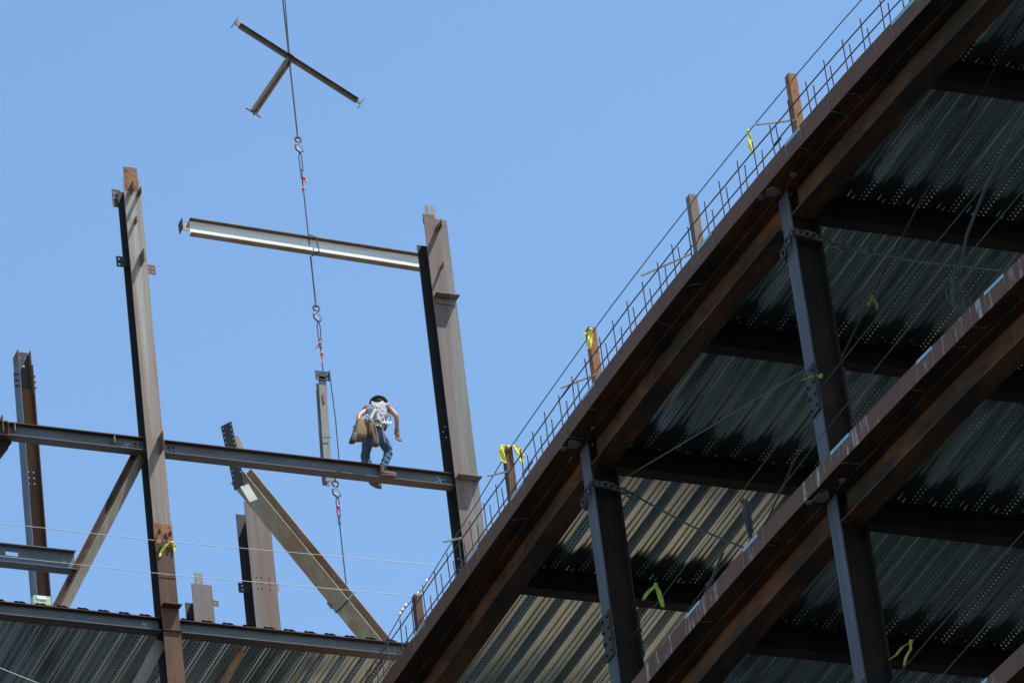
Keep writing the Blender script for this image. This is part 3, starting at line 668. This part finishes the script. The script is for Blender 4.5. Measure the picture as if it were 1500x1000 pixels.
# slanting tan beam
o = empty('hanging_diagonal_beam', (29.5,69,44.2), 'large tan beam hanging at a slant with a bolted plate at its top end', 'hanging steel', 'steel hanging from the crane')
A = V((28.36,68.98,45.86)); B = V((30.75,68.98,42.52)); d_ = (B-A).normalized(); A = A+d_*.06
vd = -V((.363,.761,.5375)); vd = (vd - d_*vd.dot(d_)).normalized(); rr_ = d_.cross(vd)
if rr_.z < 0: rr_ = -rr_
upd = (vd*math.cos(R(24)) - rr_*math.sin(R(24))).normalized(); side = d_.cross(upd).normalized()
MB().ibeam(A,B,upd,.26,.27,.016,.011).build('beam_body', 'tan', o)
P0 = V((28.13,68.92,46.57)); uu = V((.09,-.2,-.02)); vv = V((.11,.0,-1.02))
nh = 13
holes = [(x_, .04+k*(1.02/nh), .026) for k in range(nh) for x_ in (.03,.18)]
MB().plate(P0, uu, vv, .21, 1.06, .014, holes).build('end_plate', 'dark', o)

MB().bar((28.33,68.75,45.50),(28.45,68.75,45.26),(0,1,0),-.07,.07,-.012,.0).build('gusset_plate', 'primer', o); MB().bar((28.33,68.90,46.42),(28.40,68.90,46.22),(0,1,0),-.04,.04,-.012,.0).build('gusset_plate', 'tan', o)
pc = V((29.78,68.98,43.87)); n3 = side
q0 = A + d_*((pc-A).dot(d_))
MB().tube([V((LX,69,44.02)), q0+upd*.135+side*.14-d_*.12, q0+upd*.14+side*.14+d_*.04, q0+upd*.14-side*.14+d_*.04, q0-upd*.135-side*.14-d_*.05, q0-upd*.135+side*.14-d_*.15, V((LX,69,44.02))], .011, 6).build('choker_loop', 'wired', o)
MB().tube([q0+upd*.1+side*.16-d_*.16, q0+upd*.13+side*.15-d_*.05], .02, 6).build('shackle', 'hook', o)

# ---------------------------------------------------------------- worker
PX = {}
def skin_mesh(name, verts, edges, radii, mat, parent, sub=2, root=0, post=None):
    me = bpy.data.meshes.new(name); off = V(ROOT[parent.name]) if parent else V((0,0,0))
    me.from_pydata([tuple(V(v)*KD[0]-off) for v in verts], edges, []); me.update()
    ob = bpy.data.objects.new(name+'_tmp', me); COL.objects.link(ob)
    sk = ob.modifiers.new('s','SKIN'); sk.use_smooth_shade = True
    lay = me.skin_vertices[0] if len(me.skin_vertices) else None
    if lay is None:
        bm = bmesh.new(); bm.from_mesh(me); bm.verts.layers.skin.verify(); bm.to_mesh(me); bm.free(); lay = me.skin_vertices[0]
    for i, r in enumerate(radii):
        lay.data[i].radius = r if isinstance(r, tuple) else (r, r); lay.data[i].use_root = (i == root)
    ss = ob.modifiers.new('u','SUBSURF'); ss.levels = sub; ss.render_levels = sub
    dg = bpy.context.evaluated_depsgraph_get(); dg.update()
    m2 = bpy.data.meshes.new_from_object(ob.evaluated_get(dg)); m2.name = name
    bpy.data.objects.remove(ob)
    for p in m2.polygons: p.use_smooth = True
    m2.materials.clear(); m2.materials.append(M[mat] if isinstance(mat, str) else mat)
    o = bpy.data.objects.new(name, m2); COL.objects.link(o); o.parent = parent; ROOT[o.name] = tuple(off)
    if post: post(m2)
    return o
W = empty('person', (29.54,66.72,44.51), 'worker in dark hard hat, grey sleeveless shirt and jeans, bending on the steel beam', 'person')
J = dict(pelvis=(29.49,66.62,45.23), waist=(29.53,66.62,45.36), chest=(29.62,66.72,45.60), upper=(29.665,66.80,45.72), neck=(29.70,66.87,45.80), head=(29.745,66.95,45.89), headt=(29.755,66.98,45.99),
  shR=(29.82,66.80,45.78), shL=(29.545,66.86,45.77), elR=(29.885,66.70,45.585), wrR=(29.93,66.84,45.43), elL=(29.34,66.76,45.56), wrL=(29.27,66.66,45.36),
  hipR=(29.56,66.60,45.17), hipL=(29.42,66.66,45.19), knR=(29.72,66.73,44.98), anR=(29.55,66.635,44.63), knL=(29.46,66.98,45.03), anL=(29.47,66.86,44.62))
J = {k: V(v) for k, v in J.items()}
def noses(me): pass
def lerp(a, b, t): return J[a].lerp(J[b], t)
# body: one continuous surface (torso, head, arms, legs)
nm = ['pelvis','waist','chest','upper','neck','head','headt','shR','elR','wrR','shL','elL','wrL','hipR','knR','anR','hipL','knL','anL']
rd = [(.10,.075),(.09,.065),(.11,.07),(.10,.06),.048,(.072,.082),(.065,.07),.052,.040,.028,.052,.040,.028,.08,.055,.036,.08,.055,.036]
ed = [('pelvis','waist'),('waist','chest'),('chest','upper'),('upper','neck'),('neck','head'),('head','headt'),('upper','shR'),('shR','elR'),('elR','wrR'),('upper','shL'),('shL','elL'),('elL','wrL'),('pelvis','hipR'),('hipR','knR'),('knR','anR'),('pelvis','hipL'),('hipL','knL'),('knL','anL')]
body = skin_mesh('body', [J[n] for n in nm], [(nm.index(a),nm.index(b)) for a,b in ed], rd, 'skin', W)
# face: nose, ears, eyes (turned away from the viewer, looking down along the beam)
f = (V((.35,.85,-.35))).normalized(); hc = J['head'].lerp(J['headt'],.35); sd = f.cross(V((0,0,1))).normalized(); upf = sd.cross(f)
MB().tube([hc+f*.078+upf*.02, hc+f*.105-upf*.012, hc+f*.085-upf*.028], [.006,.014,.010], 8).build('nose', 'skin', W, smooth=True)
for s_ in (-1,1):
    MB().tube([hc+sd*s_*.074+upf*.02, hc+sd*s_*.086, hc+sd*s_*.076-upf*.025], [.008,.014,.008], 8).build('ear', 'skin', W, smooth=True)
    MB().tube([hc+f*.078+sd*s_*.03+upf*.018, hc+f*.086+sd*s_*.03+upf*.016], [.010,.006], 8).build('eye', 'white', W)
MB().tube([hc+f*.084-sd*.02-upf*.045, hc+f*.09-upf*.047, hc+f*.084+sd*.02-upf*.045], .005, 6).build('mouth', plain('lips',(.35,.12,.1)), W)
# hair at nape
MB().tube([hc-f*.06+upf*.0-sd*.05, hc-f*.082, hc-f*.06+sd*.05], .028, 8).build('hair', plain('dark_hair',(.03,.02,.015)), W, smooth=True)
# shirt : torso with short sleeves
sh = ['waist','chest','upper','neck','shR','shRe','shL','shLe','pelvis']
SV = dict(J); SV['shRe'] = lerp('shR','elR',.22); SV['shLe'] = lerp('shL','elL',.3); SV['neck'] = lerp('upper','neck',.5); SV['pelvis'] = lerp('waist','pelvis',.35)
def wr(me):
    for v in me.vertices:
        c = v.co; v.co += v.normal*(.006*math.sin(c.x*60+c.z*35)+.005*math.sin(c.z*75-c.x*25+c.y*30))
skin_mesh('shirt', [SV[n] for n in sh], [(0,1),(1,2),(2,3),(2,4),(4,5),(2,6),(6,7),(0,8)], [(.13,.115),(.15,.125),(.14,.115),.07,.068,.062,.068,.06,(.128,.112)], 'shirt', W, 3, post=wr)
# jeans
jn = ['pelvis','waist','hipR','knR','cfR','anR','hipL','knL','cfL','anL']
JV = dict(J); JV['waist'] = lerp('pelvis','waist',.55); JV['cfR'] = lerp('knR','anR',.5)+V((0,-.01,0)); JV['cfL'] = lerp('knL','anL',.5); JV['anR'] = lerp('knR','anR',.97); JV['anL'] = lerp('knL','anL',.88)
skin_mesh('jeans', [JV[n] for n in jn], [(0,1),(0,2),(2,3),(3,4),(4,5),(0,6),(6,7),(7,8),(8,9)], [(.13,.12),(.12,.11),.094,.074,.060,.056,.094,.074,.060,.056], 'jean', W, 3, post=wr)
# boots : foot pointing right; heel, ball, toe
def boot(an, toe, s_):
    an = V(an); d = V(toe).normalized()
    b0 = V((an.x,an.y,44.57))
    pts = [an+V((0,0,.07)), an+V((0,0,-.01)), b0-d*.03, b0+d*.08+V((0,0,-.005)), b0+d*.165+V((0,0,-.012)), b0+d*.20+V((0,0,-.015))]
    o = skin_mesh('boot', pts, [(0,1),(1,2),(2,3),(3,4),(4,5)], [.042,.040,(.040,.040),(.038,.030),(.038,.026),(.024,.018)], 'boot', W, 2)
    sd_ = V((-d.y,d.x,0)); m = MB(); ring = []
    for k in range(16):
        a = 2*math.pi*k/16; ca, sa = math.cos(a), math.sin(a)
        ring.append(b0+d*(.065+.13*ca)+sd_*(.042*sa*(1+.12*ca)))
    vs = [V((p.x,p.y,44.513)) for p in ring]+[V((p.x,p.y,44.537)) for p in ring]
    m.add(vs, [tuple(range(15,-1,-1)), tuple(range(16,32))]+[(k,(k+1)%16,(k+1)%16+16,k+16) for k in range(16)])
    m.build('sole', plain('boot_sole',(.16,.09,.06),.9,scale=80), o)
    # laces
    l = MB()
    for k in range(3): c = b0+d*(.02+.03*k)+V((0,0,.055-.012*k)); l.tube([c-sd_*.03, c+V((0,0,.008)), c+sd_*.03], .004, 5)
    l.build('laces', 'strap', o)
boot((29.55,66.635,44.63), (1,-.10,0), 1)
boot((29.47,66.86,44.62), (.95,.5,0), -1)
# gloves with five fingers
def glove(wr_, dr, pal, mat, curl):
    wr_ = V(wr_); d = V(dr).normalized(); s_ = V(pal); s_ = (s_-d*s_.dot(d)).normalized(); n_ = d.cross(s_).normalized()
    vs = [wr_-d*.07, wr_, wr_+d*.055, wr_+d*.10]; es = [(0,1),(1,2),(2,3)]; rs = [(.052,.050),(.040,.034),(.048,.028),(.050,.024)]
    o = skin_mesh('glove', vs, es, rs, mat, W, 2)
    for k, (of, L) in enumerate(((-.036,.085),(-.012,.098),(.013,.092),(.037,.072))):
        b_ = wr_+d*.09+s_*of
        p1 = b_+d*L*.45+n_*curl*.3*L; p2 = b_+d*L*.8+n_*curl*.9*L; p3 = b_+d*L*1.0+n_*curl*1.5*L
        skin_mesh('finger', [b_,p1,p2,p3], [(0,1),(1,2),(2,3)], [.0155,.015,.0135,.011], mat, o, 1)
    b_ = wr_+d*.02-s_*.03; skin_mesh('thumb', [b_, b_-s_*.025+d*.025+n_*.01, b_-s_*.03+d*.055+n_*.02], [(0,1),(1,2)], [.014,.013,.010], mat, o, 1)
glove(J['wrR'], (-.02,.03,-1), (.9,.3,0), 'leather2' if 0 else plain('brown_glove',(.20,.12,.05),.8,var=.4), .35)
glove(J['wrL'], (-.15,.1,-1), (.7,-.6,0), plain('yellow_brown_glove',(.36,.24,.09),.8), .4)
# hard hat with full brim
tilt = (V((.25,.42,.87))).normalized(); ax = tilt; hx = ax.orthogonal().normalized(); hy = ax.cross(hx)
c0 = hc + ax*.035
prof = [(.0,.125),(.05,.120),(.085,.100),(.105,.066),(.113,.028),(.116,.012),(.150,.002),(.152,-.004),(.115,.002),(.108,.0)]
vs = []; n = 28
for r_, h_ in [(a*.88,b_*.9) for a,b_ in prof]:
    for k in range(n): a = 2*math.pi*k/n; vs.append(c0+hx*(r_*math.cos(a))+hy*(r_*math.sin(a))+ax*h_)
fs = [(i*n+k, i*n+(k+1)%n, (i+1)*n+(k+1)%n, (i+1)*n+k) for i in range(len(prof)-1) for k in range(n)]
hm = MB(); hm.add(vs, fs); ho = hm.build('hard_hat', 'hat', W, smooth=True)
m = MB()
for off_ in (-.035,0,.035): m.tube([c0+hy*off_+hx*(.088*math.cos(t))+ax*(.025+.09*math.sin(t)) for t in [math.pi*k/10 for k in range(11)]], .006, 5)
m.build('ridge', 'hat', ho, smooth=True)
# belt, harness straps, D ring, lanyards
def band(path, w, t, mat, name, parent, nrm):
    m = MB(); nrm = [V(x) for x in nrm] if isinstance(nrm[0],(tuple,V)) else [V(nrm)]*len(path)
    for i in range(len(path)-1):
        m.bar(path[i], path[i+1], nrm[i], -w/2, w/2, -t/2, t/2)
    return m.build(name, mat, parent)
back = V((-.45,-.85,.25)).normalized()
wst = lerp('pelvis','waist',.6)
belt = MB(); ring = []
for k in range(20):
    a = 2*math.pi*k/20; ring.append(wst+V((.145*math.cos(a),.115*math.sin(a),-.03*math.sin(a))))
belt.tube(ring, .022, 6, True); bl = belt.build('tool_belt', 'leather2', W)
dR = J['chest'].lerp(J['upper'],.5)+back*.115
skin_b = lambda p, k=.11: p+back*k
for s_ in ('shR','shL'):
    top = J['upper'].lerp(J[s_],.55)+V((0,0,.075)); 
    band([top+V((0,.03,0)), top+back*.06, dR+back*.01, wst+back*.12+(J['shL']-J['shR'])*(.25 if s_=='shR' else -.25)], .034, .008, 'strap', 'harness_strap', W, tuple(back))
band([dR+back*.0, wst+back*.125], .03, .01, 'black', 'harness_strap', W, tuple(back))
m = MB(); link(m, dR+back*.02, (.3,0,1), (1,-.3,0), .06, .05, .010); m.tube([dR+back*.03, dR+back*.05+V((.01,0,-.06))], .014, 6); m.build('back_ring', 'white', W)
for s_, t_ in (('R',.0),('L',.0)):
    h = J['hip'+s_]; k = J['kn'+s_]
    pts = [h+V((0,-.10,.06)), h.lerp(k,.3)+V((-.02,-.10,0)), h.lerp(k,.55)+V((-.03,-.09,-.02))]
    band(pts, .022, .006, 'strap', 'leg_strap', W, (0,-1,0))
m = MB(); 
for k in range(3):
    m.tube([wst+V((.02+.05*k,-.14,.02)), wst+V((.04+.05*k,-.16,-.03)), wst+V((.07+.05*k,-.15,-.01)), wst+V((.08+.045*k,-.14,.03))], .012, 6)
m.build('karabiner', 'white', bl)
m = MB(); m.tube([wst+V((.10,-.12,.10)), wst+V((.20,-.10,.15)), wst+V((.21,-.06,.05)), wst+V((.15,-.06,.0))], .006, 5); m.build('lanyard', 'black', bl)
# tool bag at his left hip, with pouch and spud wrench
def bag(c, sx, sy, sz, mat, name, parent, lean=0., bulge=.15, seed=1):
    rnd = random.Random(seed); bm = bmesh.new(); bmesh.ops.create_cube(bm, size=2.0)
    bmesh.ops.subdivide_edges(bm, edges=bm.edges[:], cuts=5, use_grid_fill=True)
    for v in bm.verts:
        q = V(v.co); n_ = q.normalized(); q = q.lerp(n_*1.15, .5)
        w_ = 1 + bulge*(-q.z) + .05*math.sin(q.x*7+q.z*5)*math.cos(q.y*6) + rnd.uniform(-.02,.02)
        v.co = V((q.x*sx*w_+lean*q.z, q.y*sy*w_, q.z*sz))
    off = V(ROOT[parent.name])
    for v in bm.verts: v.co += V(c)*KD[0]-off
    me = bpy.data.meshes.new(name); bm.to_mesh(me); bm.free()
    for p in me.polygons: p.use_smooth = True
    me.materials.append(M[mat] if isinstance(mat, str) else mat); o = bpy.data.objects.new(name, me); COL.objects.link(o); o.parent = parent; ROOT[o.name] = tuple(off); return o
g = bag((29.265,66.58,45.21), .10, .085, .185, 'leather', 'tool_bag', W, .05, .12, 3)
bag((29.12,66.53,45.02), .045, .05, .085, 'leather2', 'bag_bottom_pouch', g, .03, .1, 5)
bag((29.40,66.52,45.22), .055, .05, .14, plain('brown_leather_pouch',(.16,.095,.045),.8,var=.35), 'pouch', bl, .0, .1, 6)
bag((29.43,66.50,45.02), .05, .04, .12, 'leather2', 'pouch', bl, .0, .1, 8)
MB().tube([(29.345,66.5,45.40),(29.36,66.47,45.38),(29.385,66.48,45.31)], .018, 6).build('bag_handle', 'strap', g)
MB().tube([(29.265,66.52,45.05),(29.275,66.55,44.80),(29.30,66.58,44.66)], .009, 6).build('spud_wrench', 'black', g)
MB().tube([(29.44,66.47,45.25),(29.45,66.46,45.05),(29.44,66.47,44.93)], .010, 6).build('bag_strap', 'leather', bl)

KD[0] = 1.0
# ---------------------------------------------------------------- camera
F = 9000.; p, r, yaw = R(32.5129), R(-7.3279), R(25.4987)
fw = V((math.sin(yaw)*math.cos(p), math.cos(yaw)*math.cos(p), math.sin(p))); rt = V((math.cos(yaw),-math.sin(yaw),0)); upc = rt.cross(fw)
c_, s_ = math.cos(r), math.sin(r)
ri = rt*c_+upc*s_; ua = rt*(-s_)+upc*c_
cam = bpy.data.cameras.new('camera'); co = bpy.data.objects.new('camera', cam); COL.objects.link(co)
cam.sensor_width = 36; cam.lens = 36*F/1500; cam.clip_end = 5000; cam.clip_start = .5
co.matrix_world = Matrix(((ri.x,ua.x,-fw.x,0),(ri.y,ua.y,-fw.y,0),(ri.z,ua.z,-fw.z,0),(0,0,0,1)))
S.camera = co

# ---------------------------------------------------------------- light
sun = V((.392,-.247,.886)).normalized()
ld = bpy.data.lights.new('sun','SUN'); ld.energy = 4.5; ld.angle = R(.53); ld.color = (1,.95,.87)
lo = bpy.data.objects.new('sun', ld); COL.objects.link(lo); lo.rotation_euler = (-sun).to_track_quat('-Z','Y').to_euler(); lo.location = (60,20,90)
w = bpy.data.worlds.new('World'); S.world = w; w.use_nodes = True; nt = w.node_tree; bg = nt.nodes['Background']
sky = nt.nodes.new('ShaderNodeTexSky'); sky.sky_type = 'NISHITA'; sky.sun_disc = False
sky.sun_elevation = math.asin(sun.z); sky.sun_rotation = math.atan2(sun.x, sun.y)
sky.air_density = 1.0; sky.dust_density = 0.0; sky.ozone_density = 1.6
nt.links.new(mix(nt, 1.0, sky.outputs[0], (.975,1.09,1.09), 'MULTIPLY'), bg.inputs[0]); bg.inputs[1].default_value = .15
S.view_settings.view_transform = 'Standard'; S.view_settings.look = 'None'; S.view_settings.exposure = .5; S.view_settings.gamma = 1
S.render.engine = 'CYCLES'
S.cycles.max_bounces = 8; S.cycles.diffuse_bounces = 4; S.cycles.glossy_bounces = 4
